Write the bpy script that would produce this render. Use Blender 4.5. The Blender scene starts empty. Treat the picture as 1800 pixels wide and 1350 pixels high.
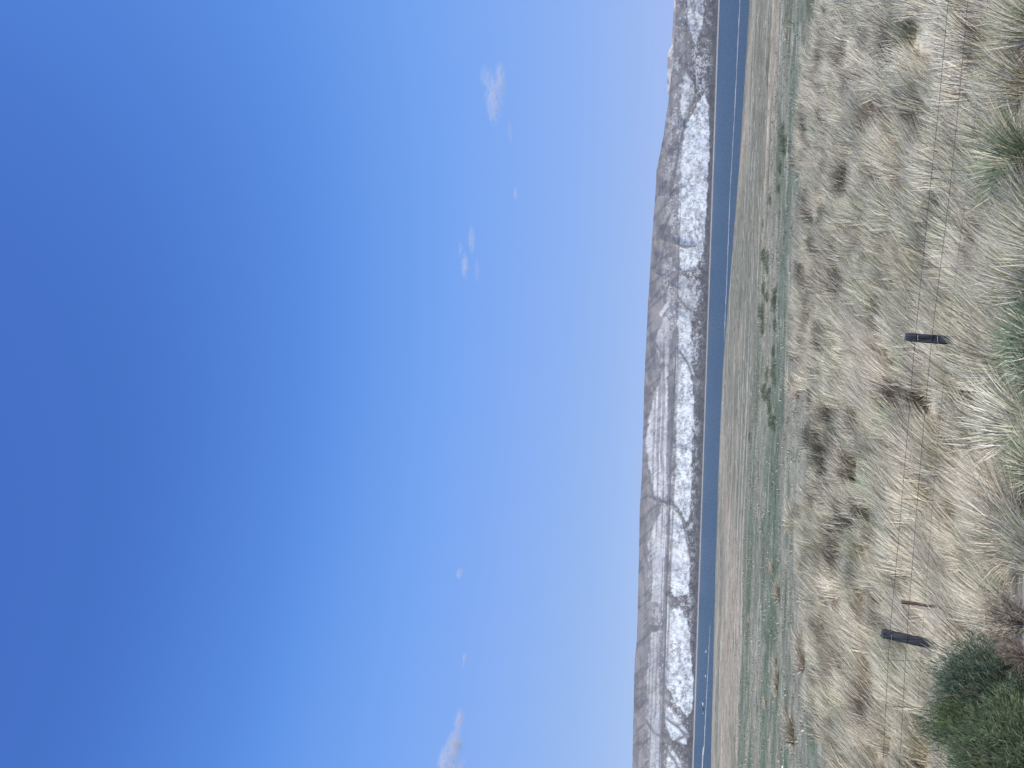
import bpy, math, random
import numpy as np
from mathutils import Vector, Matrix

# ------------------------------------------------------------------ camera, sky, sun, exposure
scene = bpy.context.scene
C = scene.collection
R = math.radians
EYE = 7.0                      # eye height above the lake
F = 1360.0                     # focal length in pixels of the 1800 px wide photograph
PITCH, ROLL = R(13.88), R(1.95)
cp, sp_ = math.cos(PITCH), math.sin(PITCH)
fwd = Vector((0, cp, sp_))
right0 = Vector((1, 0, 0)); up0 = Vector((0, -sp_, cp))
rt = right0 * math.cos(ROLL) + up0 * math.sin(ROLL)      # phone leaned a little
up = up0 * math.cos(ROLL) - right0 * math.sin(ROLL)
# the photograph was stored on its side: the picture's right is the world's down
cx, cy, cz = -up, rt, -fwd
cam_d = bpy.data.cameras.new('camera')
cam = bpy.data.objects.new('camera', cam_d); C.objects.link(cam)
cam.matrix_world = Matrix(((cx.x, cy.x, cz.x, 0), (cx.y, cy.y, cz.y, 0), (cx.z, cy.z, cz.z, EYE), (0, 0, 0, 1)))
cam_d.sensor_width = 36; cam_d.lens = 36 * F / 1800
cam_d.clip_start = 0.1; cam_d.clip_end = 60000
scene.camera = cam
scene.render.resolution_x = 1024; scene.render.resolution_y = 768

SUN_EL, SUN_AZ = R(49), R(134)      # azimuth clockwise from the view direction (+Y)
world = bpy.data.worlds.new("World"); scene.world = world; world.use_nodes = True
wn = world.node_tree.nodes; wl = world.node_tree.links
bg = wn['Background']
sky = wn.new('ShaderNodeTexSky'); sky.sky_type = 'NISHITA'; sky.sun_disc = False
sky.sun_elevation = SUN_EL; sky.sun_rotation = SUN_AZ
sky.air_density = 1.0; sky.dust_density = 0.6; sky.ozone_density = 4.0; sky.altitude = 200
sepc = wn.new('ShaderNodeSeparateColor'); comb = wn.new('ShaderNodeCombineColor'); wl.new(sky.outputs[0], sepc.inputs[0])
# the phone's response to the sky light, one curve per channel
CUR = [(.58, 1.27, ((0, 0), (.09, .04), (.122, .062), (.136, .085), (.178, .183), (.242, .268), (.305, .323), (1, .95))),
       (.49, 1.80, ((0, 0), (.19, .125), (.238, .168), (.258, .223), (.323, .375), (.407, .445), (.474, .491), (1, .97))),
       (.38, 3.35, ((0, 0), (.48, .47), (.565, .571), (.597, .679), (.687, .868), (.768, .890), (.799, .878), (1, .90)))]
for k_, (po, ga, pts) in enumerate(CUR):
    pw = wn.new('ShaderNodeMath'); pw.operation = 'POWER'; pw.inputs[1].default_value = po
    ml = wn.new('ShaderNodeMath'); ml.operation = 'MULTIPLY'; ml.inputs[1].default_value = ga * .12
    fc = wn.new('ShaderNodeFloatCurve'); cu = fc.mapping.curves[0]
    cu.points[0].location = pts[0]; cu.points[1].location = pts[-1]
    for p_ in pts[1:-1]: cu.points.new(*p_)
    fc.mapping.update()
    m2_ = wn.new('ShaderNodeMath'); m2_.operation = 'MULTIPLY'; m2_.inputs[1].default_value = 1 / .12
    wl.new(sepc.outputs[k_], pw.inputs[0]); wl.new(pw.outputs[0], ml.inputs[0]); wl.new(ml.outputs[0], fc.inputs['Value'])
    wl.new(fc.outputs[0], m2_.inputs[0]); wl.new(m2_.outputs[0], comb.inputs[k_])
wl.new(comb.outputs[0], bg.inputs[0]); bg.inputs[1].default_value = 0.12
sl = bpy.data.lights.new('sun', 'SUN'); sl.energy = 5.0; sl.angle = R(0.5); sl.color = (1, 0.965, 0.92)
so = bpy.data.objects.new('sun', sl); C.objects.link(so)
sd = Vector((math.sin(SUN_AZ) * math.cos(SUN_EL), math.cos(SUN_AZ) * math.cos(SUN_EL), math.sin(SUN_EL)))
so.rotation_euler = sd.to_track_quat('Z', 'Y').to_euler()
scene.view_settings.view_transform = 'Standard'; scene.view_settings.look = 'None'
scene.view_settings.exposure = 0.0; scene.view_settings.gamma = 1
scene.render.engine = 'CYCLES'
scene.cycles.max_bounces = 6; scene.cycles.volume_bounces = 1

# ------------------------------------------------------------------ helpers
rng = np.random.default_rng(11)
random.seed(5)

def ray(px, py):
    """direction through a point of the photograph, scaled to horizontal length 1"""
    px = np.asarray(px, float); py = np.asarray(py, float)
    d = [fwd[k] * F + cx[k] * (px - 900) + cy[k] * (675 - py) for k in range(3)]
    h = np.sqrt(d[0] ** 2 + d[1] ** 2)
    return d[0] / h, d[1] / h, d[2] / h

def _hash(ix, iy, seed):
    n = (ix.astype(np.int64) * 374761393 + iy.astype(np.int64) * 668265263 + seed * 1274126177) & 0xffffffff
    n = ((n ^ (n >> 13)) * 1274126177) & 0xffffffff
    return ((n ^ (n >> 16)) & 0xffff) / 65535.0

def vnoise(x, y, seed=0):
    x = np.asarray(x, float); y = np.asarray(y, float)
    ix = np.floor(x); iy = np.floor(y); fx = x - ix; fy = y - iy
    fx = fx * fx * (3 - 2 * fx); fy = fy * fy * (3 - 2 * fy)
    a = _hash(ix, iy, seed); b = _hash(ix + 1, iy, seed); c = _hash(ix, iy + 1, seed); d = _hash(ix + 1, iy + 1, seed)
    return (a * (1 - fx) + b * fx) * (1 - fy) + (c * (1 - fx) + d * fx) * fy      # 0..1

def fbm(x, y, seed=0, octs=4):
    s = 0; a = 1; t = 0
    for k in range(octs):
        s = s + a * vnoise(x * 2 ** k + 17.3 * k, y * 2 ** k + 5.1 * k, seed + k); t += a; a *= 0.5
    return s / t

def sstep(a, b, x):
    t = np.clip((x - a) / (b - a), 0, 1); return t * t * (3 - 2 * t)

def mesh_np(name, verts, faces, col=None, mat=None, parent=None, smooth=False, link=True):
    """faces: (n,4) or (n,3) int array, or a list of such arrays"""
    me = bpy.data.meshes.new(name)
    if not isinstance(faces, list): faces = [faces]
    faces = [f for f in faces if len(f)]
    nv = len(verts)
    me.vertices.add(nv); me.vertices.foreach_set('co', np.asarray(verts, np.float32).ravel())
    loops = np.concatenate([f.ravel() for f in faces]).astype(np.int32)
    tot = np.concatenate([np.full(len(f), f.shape[1], np.int32) for f in faces])
    start = np.concatenate([[0], np.cumsum(tot)[:-1]]).astype(np.int32)
    me.loops.add(len(loops)); me.loops.foreach_set('vertex_index', loops)
    me.polygons.add(len(tot)); me.polygons.foreach_set('loop_start', start); me.polygons.foreach_set('loop_total', tot)
    me.polygons.foreach_set('use_smooth', np.full(len(tot), smooth, bool))
    me.update(calc_edges=True)
    if col is not None:
        ca = me.color_attributes.new('col', 'FLOAT_COLOR', 'POINT')
        c4 = np.ones((nv, 4), np.float32); c4[:, :3] = col
        ca.data.foreach_set('color', c4.ravel())
    if mat: me.materials.append(mat)
    if not link: return me
    o = bpy.data.objects.new(name, me); C.objects.link(o)
    if parent: o.parent = parent
    return o

def tag(o, label=None, cat=None, group=None, kind=None):
    if label: o['label'] = label
    if cat: o['category'] = cat
    if group: o['group'] = group
    if kind: o['kind'] = kind
    return o

def empty(name, loc):
    o = bpy.data.objects.new(name, None); C.objects.link(o); o.location = loc; o.empty_display_size = 0.2
    return o

def material(name):
    m = bpy.data.materials.new(name); m.use_nodes = True
    nt = m.node_tree; return m, nt, nt.nodes, nt.links, nt.nodes['Principled BSDF']

def grid_faces(nr, nc):
    i = np.arange(nr - 1)[:, None] * nc + np.arange(nc - 1)[None, :]
    i = i.ravel()
    return np.stack([i, i + 1, i + nc + 1, i + nc], 1)

def vcol_mat(name, rough=0.9, spec=0.2, noise=None, bump=None, trans=0.0):
    """material that takes the object's own colour attribute, broken up by procedural noise"""
    m, nt, n, l, b = material(name)
    at = n.new('ShaderNodeAttribute'); at.attribute_name = 'col'
    src = at.outputs['Color']
    tc = n.new('ShaderNodeTexCoord')
    if noise:
        for (sc, amt, stretch) in noise:
            mp = n.new('ShaderNodeMapping'); mp.inputs['Scale'].default_value = stretch
            l.new(tc.outputs['Object'], mp.inputs[0])
            nz = n.new('ShaderNodeTexNoise'); nz.inputs['Scale'].default_value = sc; nz.inputs['Detail'].default_value = 5
            nz.inputs['Roughness'].default_value = 0.65
            l.new(mp.outputs[0], nz.inputs[0])
            mr = n.new('ShaderNodeMapRange'); mr.inputs[1].default_value = 0.3; mr.inputs[2].default_value = 0.7
            mr.inputs[3].default_value = 1 - amt; mr.inputs[4].default_value = 1 + amt
            l.new(nz.outputs[0], mr.inputs[0])
            mx = n.new('ShaderNodeMix'); mx.data_type = 'RGBA'; mx.blend_type = 'MULTIPLY'; mx.inputs[0].default_value = 1
            l.new(src, mx.inputs[6]); l.new(mr.outputs[0], mx.inputs[7]); src = mx.outputs[2]
    l.new(src, b.inputs['Base Color'])
    b.inputs['Roughness'].default_value = rough; b.inputs['Specular IOR Level'].default_value = spec
    if bump:
        sc, dist, stretch = bump
        mp = n.new('ShaderNodeMapping'); mp.inputs['Scale'].default_value = stretch
        l.new(tc.outputs['Object'], mp.inputs[0])
        nz = n.new('ShaderNodeTexNoise'); nz.inputs['Scale'].default_value = sc; nz.inputs['Detail'].default_value = 6
        l.new(mp.outputs[0], nz.inputs[0])
        bp = n.new('ShaderNodeBump'); bp.inputs['Distance'].default_value = dist; bp.inputs['Strength'].default_value = 1
        l.new(nz.outputs[0], bp.inputs['Height']); l.new(bp.outputs[0], b.inputs['Normal'])
    if trans > 0:
        tr = n.new('ShaderNodeBsdfTranslucent'); l.new(src, tr.inputs[0])
        ms = n.new('ShaderNodeMixShader'); ms.inputs[0].default_value = trans
        out = n['Material Output']
        l.new(b.outputs[0], ms.inputs[1]); l.new(tr.outputs[0], ms.inputs[2]); l.new(ms.outputs[0], out.inputs[0])
    return m

# ------------------------------------------------------------------ ground
SHX = np.array([-900, -400, -135, -74, -30, 8, 51, 86, 130, 300, 900.])
SHY = np.array([260, 262, 272, 307, 315, 305, 209, 173, 150, 120, 100.])
def shore(x):
    return np.interp(x, SHX, SHY)
PY = np.array([-60, 0, 3.0, 5.0, 6.0, 7.5, 8.5, 10, 12, 15, 30, 45, 75, 120, 170.])
PZ = np.array([5.6, 5.35, 5.25, 4.95, 4.65, 4.27, 3.98, 3.66, 3.46, 3.33, 3.1, 2.75, 2.25, 1.45, 0.9])
def ground_z(x, y):
    x = np.asarray(x, float); y = np.asarray(y, float)
    sh = shore(x)
    yy = np.where(y > 45, 45 + (y - 45) * (170 - 45) / np.maximum(sh - 45, 60), y)
    z = np.interp(np.minimum(yy, 170), PY, PZ)
    z = np.where(y > 45, z * 1.0, z)
    # the last stretch: an even beach that runs under the water
    beach = (sh - y) * 0.012
    w = sstep(sh - 70, sh - 5, y)
    z = z * (1 - w) + beach * w
    z = np.maximum(z, -2.5)
    near = sstep(60, 20, y)
    z = z + near * (fbm(x / 2.3, y / 2.3, 3, 3) - 0.5) * 0.28
    far = sstep(20, 60, y) * sstep(-5, 30, sh - y)
    z = z + far * (fbm(x / 14, y / 9, 8, 3) - 0.5) * 0.35
    return z

def edge_of_tussocks(x, y):
    a = x / np.maximum(y, 1)
    return np.interp(a, [-0.6, -0.5, -0.39, -0.17, 0, 0.13, 0.35, 0.44, 0.5, 0.7], [24, 24, 27, 29, 34, 38, 38, 32, 27, 26]) + 20 * (fbm(x / 3.0, x * 0 + 3.3, 5, 3) - .5)
def edge_of_meadow(x, y):
    a = x / np.maximum(y, 1)
    return np.interp(a, [-0.6, -0.49, 0, 0.49, 0.7], [88, 85, 73, 53, 48])

rows = np.concatenate([np.linspace(-40, 2, 60), np.linspace(2, 20, 130)[1:], 20 * (420 / 20.) ** np.linspace(0, 1, 330)[1:], np.linspace(420, 2300, 40)[1:]])
av = np.linspace(-1, 1, 520); av = av * (0.55 + 0.45 * av * av)
gy = rows[:, None] + 0 * av[None, :]
gx = (np.maximum(rows, 0)[:, None] * 1.9 + 22) * av[None, :] * (1 + 0.6 * np.clip((-rows[:, None]) / 40, 0, 1))
gz = ground_z(gx, gy)
# what covers the ground, as plain surface colour
et = edge_of_tussocks(gx, gy); em = edge_of_meadow(gx, gy); sh = shore(gx)
n1 = fbm(gx / 3, gy / 3, 21, 4); n2 = fbm(gx / 25, gy / 6, 31, 4); n3 = fbm(gx / 60, (gy + 5 * fbm(gx / 25, gy / 30, 43, 3)) / np.clip(gy / 24, 3, 12), 41, 4); n4 = fbm(gx / 0.35, gy / 0.35, 51, 3)
def c3(*c): return np.array(c, float)
def mixc(a, b, t): return a * (1 - t[..., None]) + b * t[..., None]
soil = mixc(c3(.36, .32, .26) + 0 * gx[..., None], c3(.20, .18, .14), sstep(.4, .6, n1))
soil = mixc(soil, c3(.50, .48, .45), sstep(.66, .78, fbm(gx / 1.3, gy / 1.3, 61, 2)))
green = mixc(c3(.155, .185, .15) + 0 * gx[..., None], c3(.26, .255, .215), sstep(.38, .6, n2 * .5 + fbm(gx / 7, gy / 4.5, 33, 4) * .5))
green = mixc(green, c3(.36, .34, .30), sstep(.6, .72, fbm(gx / 1.8, gy / .9, 73, 3)) * .75)
green = mixc(green, c3(.10, .14, .095), sstep(.55, .68, fbm(gx / 6, gy / 3, 71, 3)) * 0.7)
flat = mixc(c3(.34, .30, .25) + 0 * gx[..., None], c3(.20, .20, .165), sstep(.42, .6, n3))
flat = mixc(flat, c3(.40, .385, .35), sstep(.6, .7, fbm(gx / 90, gy / 2.6, 81, 3)) * .8)
mudw = sstep(.5, .85, (gy - em) / np.maximum(sh - em, 1)) * sstep(-.1, .35, gx / np.maximum(gy, 1))
flat = mixc(flat, c3(.165, .145, .14), mudw * .8)
flat = mixc(flat, c3(.12, .115, .095), sstep(.56, .72, fbm(gx / 1.6, gy / 1.6, 87, 3)) * .55) * .88
flat = mixc(flat, c3(.50, .49, .46), sstep(.68, .76, fbm(gx / 1.1, gy / 1.1, 89, 3)) * .45)
eg = et - 11 * sstep(-.28, -.12, gx / np.maximum(gy, 1))
green = green * .84
col = mixc(soil, green, sstep(-1.5, 1.5, gy - eg + 3 * (n1 - .5)))
col = mixc(col, flat, sstep(-5, 5, gy - em + 14 * (n2 - .5)))
col = col * c3(1.03, 1.0, .88)
# road-side gravel under the photographer
gravel = c3(.36, .37, .40)
col = mixc(col, gravel + 0 * col, sstep(7.2, 6.9, gy + 0.5 * (n1 - .5) + 0.12 * gx))
wet = sstep(-4, -0.3, gy - sh); col = mixc(col, c3(.33, .30, .26) + 0 * col, wet * .6)
g_mat = vcol_mat('ground_material', 0.95, 0.1, [(2.0, .3, (1, 1, 1)), (0.25, .22, (0.5, 1.2, 1)), (0.9, .22, (1, 1, 1)), (14, .3, (1, 1, 1))], (9, 0.05, (1, 1, 1)))
ground = mesh_np('ground', np.stack([gx, gy, gz], -1).reshape(-1, 3), grid_faces(*gx.shape), col.reshape(-1, 3), g_mat, smooth=True)
tag(ground, kind='structure')

def zg(x, y): return float(ground_z(np.array([x]), np.array([y]))[0])
def at(px, py, top=0.0):
    """where the line of sight through a point of the photograph meets the ground (raised by top)"""
    dx, dy, dz = [float(v) for v in ray(px, py)]
    t = np.concatenate([np.arange(3, 45, .02), np.arange(45, 900, .3)])
    k = int(np.argmax(EYE + dz * t <= ground_z(dx * t, dy * t) + top)); t = float(t[k])
    return Vector((dx * t, dy * t, zg(dx * t, dy * t)))

# ------------------------------------------------------------------ water
wx = np.linspace(-4500, 4500, 60); wy = np.linspace(60, 2250, 60)
WX, WY = np.meshgrid(wx, wy)
m, nt, n, l, b = material('water_material')
b.inputs['Base Color'].default_value = (0.028, 0.052, 0.062, 1); b.inputs['Roughness'].default_value = 0.28; b.inputs['Specular IOR Level'].default_value = 0.3
b.inputs['IOR'].default_value = 1.33
tc = n.new('ShaderNodeTexCoord'); mp = n.new('ShaderNodeMapping'); mp.inputs['Scale'].default_value = (0.35, 1, 1)
l.new(tc.outputs['Object'], mp.inputs[0])
nz = n.new('ShaderNodeTexNoise'); nz.inputs['Scale'].default_value = 0.5; nz.inputs['Detail'].default_value = 8; nz.inputs['Roughness'].default_value = .7
l.new(mp.outputs[0], nz.inputs[0])
bp = n.new('ShaderNodeBump'); bp.inputs['Distance'].default_value = 1.6; bp.inputs['Strength'].default_value = 1
l.new(nz.outputs[0], bp.inputs['Height']); l.new(bp.outputs[0], b.inputs['Normal'])
water = mesh_np('water', np.stack([WX, WY, 0 * WX], -1).reshape(-1, 3), grid_faces(60, 60), None, m, smooth=True)
tag(water, kind='structure')

# gravel bar that runs out into the lake, and its widening at the far left end
def bar(name, pts, w, h, colr):
    """pts: (x_px, y_px) of the photograph on the water; builds a low rounded ridge of gravel"""
    P = []
    for (px, py) in pts:
        dx, dy, dz = ray(px, py); t = -EYE / dz; P.append((float(dx * t), float(dy * t)))
    P = np.array(P); d = np.concatenate([[0], np.cumsum(np.hypot(*np.diff(P, axis=0).T))])
    s = np.linspace(0, d[-1], 500); X = np.interp(s, d, P[:, 0]); Y = np.interp(s, d, P[:, 1])
    W = np.interp(s, d, w) * (0.7 + 0.6 * fbm(s / 6, s * 0, 91, 3)); H_ = h * (0.35 + 1.3 * fbm(s / 3, s * 0, 95, 3)) * np.minimum(1, np.interp(s, d, w))
    prof = np.array([-1, -.6, -.25, 0, .25, .6, 1]); ph = np.array([-.25, .35, .85, 1, .85, .35, -.25])
    V = np.stack([X[:, None] + 0 * prof, Y[:, None] + W[:, None] * prof, H_[:, None] * ph - 0.02], -1)
    cc = np.array(colr)[None, None, :] * (0.7 + 0.6 * fbm(V[..., 0] / 2, V[..., 1] / 2, 97, 3))[..., None]
    o = mesh_np(name, V.reshape(-1, 3), grid_faces(500, 7), cc.reshape(-1, 3), g_mat, smooth=True)
    return tag(o, kind='structure')
bar('gravel_bar', [(1304, -60), (1301, 0), (1292, 190), (1283.5, 340), (1277.5, 500), (1273, 600)], [.55, .55, .5, .5, .6, .5], .25, (.42, .42, .41))
bar('sand_spit', [(1248.3, 1100), (1244.5, 1180), (1241, 1250), (1238, 1315), (1236, 1322), (1234.5, 1350), (1229, 1450)], [.4, .6, .8, 1.1, 9, 11, 14], .30, (.42, .41, .37))

# ------------------------------------------------------------------ hills across the lake
RX = [(-1600, 1262), (-900, 1236), (-300, 1200), (0, 1188), (60, 1186), (120, 1181), (170, 1176), (240, 1166), (300, 1154), (340, 1152), (408, 1147), (471, 1143), (534, 1139),
      (597, 1136), (660, 1133), (747, 1130.7), (827, 1128.5), (860, 1127), (893, 1124.5), (1000, 1122.5), (1097, 1120.5), (1137, 1118.7), (1160, 1116), (1190, 1114.7),
      (1257, 1113.5), (1350, 1111.5), (1700, 1104), (2400, 1090), (3000, 1085)]
RX = np.array(RX, float)
def wl_px(y): return 1265.5 - 0.0341 * y
ys = np.concatenate([np.linspace(-1600, -160, 160), np.arange(-158, 1510, 1.15), np.linspace(1512, 3000, 170)])
tt = np.concatenate([[-.03], np.linspace(0, 1, 112)])
Y_, T_ = np.meshgrid(ys, tt, indexing='ij')
ridge = np.interp(Y_, RX[:, 0], RX[:, 1]) + 0.8 * (fbm(Y_ / 12, 0 * Y_, 12, 3) - .5)
E_ = np.maximum(wl_px(Y_) - ridge, 10)
e = T_ * E_                               # apparent height above the far shore, photograph pixels
Xp = wl_px(Y_) - e                        # photograph x
# gullies that cut the slope (photograph px), also used for the relief
GUL = [[(1196, 110), (1210, 128), (1222, 150), (1221, 168), (1208, 205), (1196, 250), (1186, 300), (1178, 350)],
       [(1187, 425), (1200, 434), (1222, 432)], [(1188, 470), (1200, 478), (1222, 474)],
       [(1190, 520), (1200, 532), (1215, 548)], [(1196, 618), (1208, 640), (1219, 668)], 
       [(1124, 880), (1140, 872), (1160, 880), (1175, 886), (1190, 890), (1200, 915), (1207, 950), (1215, 985)],
       
       [(1176, 1048), (1190, 1056), (1202, 1072)], [(1118, 1240), (1135, 1265), (1150, 1290), (1180, 1300)], [(1140, 660), (1152, 685), (1160, 660)],
       [(1136, 560), (1150, 600), (1165, 628)], [(1170, 1262), (1190, 1275), (1210, 1300)], [(1168, 1310), (1190, 1345), (1205, 1380)], [(1150, 470), (1160, 430), (1176, 380)],
       [(1144, 520), (1160, 480), (1165, 440), (1176, 400)], [(1180, 1320), (1192, 1298), (1214, 1290)]]
def poly_dist(pts, X, Y):
    d = np.full(X.shape, 1e9)
    for (x0, y0), (x1, y1) in zip(pts[:-1], pts[1:]):
        vx, vy = x1 - x0, y1 - y0; L = vx * vx + vy * vy
        t = np.clip(((X - x0) * vx + (Y - y0) * vy) / L, 0, 1)
        d = np.minimum(d, np.hypot(X - x0 - t * vx, Y - y0 - t * vy))
    return d
def inside(poly, X, Y):
    r = np.zeros(X.shape, bool); n_ = len(poly)
    for i in range(n_):
        x0, y0 = poly[i]; x1, y1 = poly[(i + 1) % n_]
        c = ((y0 > Y) != (y1 > Y))
        with np.errstate(divide='ignore', invalid='ignore'):
            xi = (x1 - x0) * (Y - y0) / (y1 - y0 + 1e-12) + x0
        r ^= c & (X < xi)
    return r
wX = Xp + 3.5 * (fbm(Y_ / 9, Xp / 9, 201, 3) - .5) * 2; wY = Y_ + 5 * (fbm(Y_ / 9, Xp / 9, 205, 3) - .5) * 2
gd = np.full(Xp.shape, 1e9)
for g_ in GUL: gd = np.minimum(gd, poly_dist(g_, wX * .6 + Xp * .4, wY * .6 + Y_ * .4))
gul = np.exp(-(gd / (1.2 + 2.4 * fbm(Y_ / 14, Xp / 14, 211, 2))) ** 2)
# distance of each point from the viewer: shore, scrub bench, cliff, ledge, upper slope, brow
prof_e = np.array([-4, 0, 12, 26, 44, 60, 68, 74, 100, 112, 150])
prof_r = np.array([1885, 1900, 1975, 2055, 2095, 2125, 2160, 2190, 2290, 2380, 2600.])
es = e + 7 * (fbm(Y_ / 70, 0 * Y_, 33, 3) - .5)
Rr = np.interp(es, prof_e, prof_r)
amp = np.interp(e, [0, 8, 30, 90, 115], [2, 10, 22, 36, 22])
Rr = Rr + amp * ((1 - np.abs(fbm(Y_ / 70 + e / 150, e / 130, 303, 3) * 2 - 1) * 2) * 0.9)
Rr = Rr + amp * .12 * (fbm(Y_ / 9, e / 16, 305, 3) - .5) + np.exp(-(gd / 6.5) ** 2) * np.minimum(amp, 9)
Rr = Rr + 9 * sstep(60, 80, e) * sstep(650, 850, Y_) * (np.abs(fbm((Y_ - .9 * e) / 9, (e + Y_ * .4) / 60, 311, 3) * 2 - 1))
Rr = Rr + 3.5 * (vnoise(e / 2.4, Y_ / 60, 309) - .5) * sstep(25, 40, e)
rdx, rdy, rdz = ray(Xp, Y_)
hx, hy, hz = Rr * rdx, Rr * rdy, EYE + Rr * rdz
# behind the brow the plateau runs on
back = []
for k, dist in enumerate([60, 200, 600, 1400, 2600]):
    s = (Rr[:, -1] + dist) / Rr[:, -1]
    back.append(np.stack([hx[:, -1] * s, hy[:, -1] * s, hz[:, -1] + np.minimum(dist * 0.004, 0) - 1.5 - dist * .01], -1)[:, None])
HV = np.concatenate([np.stack([hx, hy, hz], -1)] + back, 1)
# rock and scrub colours
W = np.zeros(Xp.shape)
POLY = [([(1239, 160), (1222, 190), (1205, 225), (1197, 270), (1195, 345), (1194, 430), (1195, 480), (1222, 474), (1236, 440), (1243, 330), (1246, 280), (1247, 230), (1245, 180)], .95),
        ([(1205, 120), (1220, 150), (1221, 170), (1208, 205), (1199, 225), (1196, 180)], .75),
        ([(1207, -60), (1208, 40), (1222, 80), (1236, 40), (1238, -60)], .7),
        ([(1192, 485), (1190, 520), (1200, 545), (1216, 570), (1222, 530), (1220, 490)], .5),
        ([(1190, 540), (1193, 600), (1196, 650), (1219, 660), (1214, 600), (1216, 570), (1205, 545)], .85),
        ([(1178, 526), (1166, 536), (1158, 556), (1162, 560), (1172, 545)], .9),
        ([(1166, 560), (1150, 600), (1160, 640), (1176, 640), (1180, 590), (1172, 560)], .6),
        ([(1172, 642), (1163, 655), (1152, 690), (1141, 735), (1135, 780), (1142, 830), (1150, 870), (1168, 882), (1172, 882), (1174, 760), (1174, 690)], .95),
        ([(1186, 600), (1188, 660), (1188, 800), (1184, 885), (1196, 895), (1206, 920), (1213, 900), (1216, 800), (1220, 700), (1214, 660), (1206, 640), (1200, 610)], 1.0),
        ([(1168, 892), (1150, 920), (1140, 960), (1140, 1010), (1146, 1060), (1172, 1058), (1172, 900)], .8),
        ([(1180, 892), (1178, 960), (1180, 1040), (1190, 1050), (1211, 1040), (1214, 990), (1208, 945), (1198, 905)], .95),
        ([(1172, 1050), (1178, 1070), (1200, 1072), (1212, 1110), (1217, 1180), (1218, 1240), (1208, 1260), (1190, 1240), (1168, 1200), (1166, 1130), (1170, 1080)], 1.0),
        ([(1166, 1262), (1180, 1300), (1206, 1310), (1212, 1290), (1190, 1262), (1172, 1240)], .95), ([(1176, 1310), (1170, 1350), (1180, 1500), (1204, 1500), (1204, 1350)], .95),
        ([(1142, 1110), (1138, 1200), (1140, 1300), (1138, 1500), (1162, 1500), (1160, 1300), (1158, 1200), (1160, 1110)], .55)]
for poly, v in POLY:
    W = np.maximum(W, v * inside(poly, wX, wY))
# soften the edges a little
Wb = W.copy()
for _ in range(1):
    Wb[1:-1, 1:-1] = (W[1:-1, 1:-1] * 2 + W[:-2, 1:-1] + W[2:, 1:-1] + W[1:-1, :-2] + W[1:-1, 2:]) / 6; W = Wb.copy()
sp1 = vnoise(Y_ / 1.9, Xp / 1.7, 401); sp2 = fbm(Y_ / 8, Xp / 5, 405, 4); sp3 = fbm(Y_ / 30, Xp / 18, 409, 3)
# broken patches of pale rock within the scrub, bushes on the pale rock
W = W * np.where(sp1 * .5 + sp2 * .5 < (.31 + .13 * (1 - sstep(.35, .6, sp3))), .55, 1)
low = sstep(4, 22, e) * sstep(98, 70, e)
W = np.maximum(W, low * .52 * sstep(.56, .68, sp1 * .5 + sp2 * .5 + (sp3 - .5) * .5))
# strata: bands that follow the true level of the beds
lev = e + 1.2 * (fbm(Y_ / 40, e / 40, 411, 3) - .5) * 2
band = vnoise(lev / 1.9, Y_ / 150, 413); zone = sstep(46, 54, lev) * sstep(98, 88, lev) * sstep(1500, 1350, Y_ + 0) * sstep(540, 640, Y_)
ledge = np.exp(-((lev - 57.5) / 4.2) ** 2) * sstep(560, 620, Y_) * 1.0 + np.exp(-((lev - 57) / 1.1) ** 2) * sstep(300, 330, Y_) * sstep(600, 520, Y_) * .7
W = W * (1 - zone * sstep(.42, .62, band) * .72) * (1 - ledge * sstep(.2, .5, band))
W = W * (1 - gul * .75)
W = np.clip(W, 0, 1)
dark = c3(.085, .087, .088); mid = c3(.165, .16, .16); pale = c3(.215, .207, .205)
scr = mixc(dark + 0 * e[..., None], mid, np.clip(sstep(.3, .62, sp1 * .35 + sp2 * .65), 0, 1))
upper = mixc(mid + 0 * e[..., None], pale, sstep(.35, .6, fbm(Y_ / 22 + e / 9, e / 5, 421, 3)))
hc = mixc(scr, upper, sstep(38, 62, e) * .85)
hc = mixc(hc, c3(.10, .10, .105) + 0 * hc, sstep(.80, .95, 1 - np.abs(fbm((Y_ - .9 * e) / 26, (e + Y_ * .3) / 60, 433, 3) * 2 - 1)) * sstep(35, 60, e) * .55)
hc = mixc(hc, c3(.06, .064, .064) + 0 * hc, sstep(24, 8, e) * sstep(2.2, 3.4, e) * .6)
wcol = mixc(c3(.29, .30, .30) + 0 * hc, c3(.53, .56, .565), sstep(.3, .7, sp2 * .6 + vnoise(Y_ / 1.6, Xp / 3.2, 431) * .4)); wcol = mixc(wcol, c3(.43, .42, .40) + 0 * hc, sstep(60, 72, e) * .5 + sstep(.6, .7, sp3) * .3)
hc = mixc(hc, c3(.11, .115, .12) + 0 * hc, ledge * sstep(.3, .6, band) * .7)
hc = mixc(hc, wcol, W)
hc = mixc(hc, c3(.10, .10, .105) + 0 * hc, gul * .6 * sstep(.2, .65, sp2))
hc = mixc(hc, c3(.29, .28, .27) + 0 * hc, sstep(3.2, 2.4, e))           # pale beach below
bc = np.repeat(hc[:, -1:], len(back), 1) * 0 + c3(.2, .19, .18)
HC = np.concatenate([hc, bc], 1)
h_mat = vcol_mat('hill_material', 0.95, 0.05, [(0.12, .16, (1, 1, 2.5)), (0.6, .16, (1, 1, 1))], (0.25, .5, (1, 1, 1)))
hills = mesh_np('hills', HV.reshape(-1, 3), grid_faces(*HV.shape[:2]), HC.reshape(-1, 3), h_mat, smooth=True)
tag(hills, kind='structure')

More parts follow.
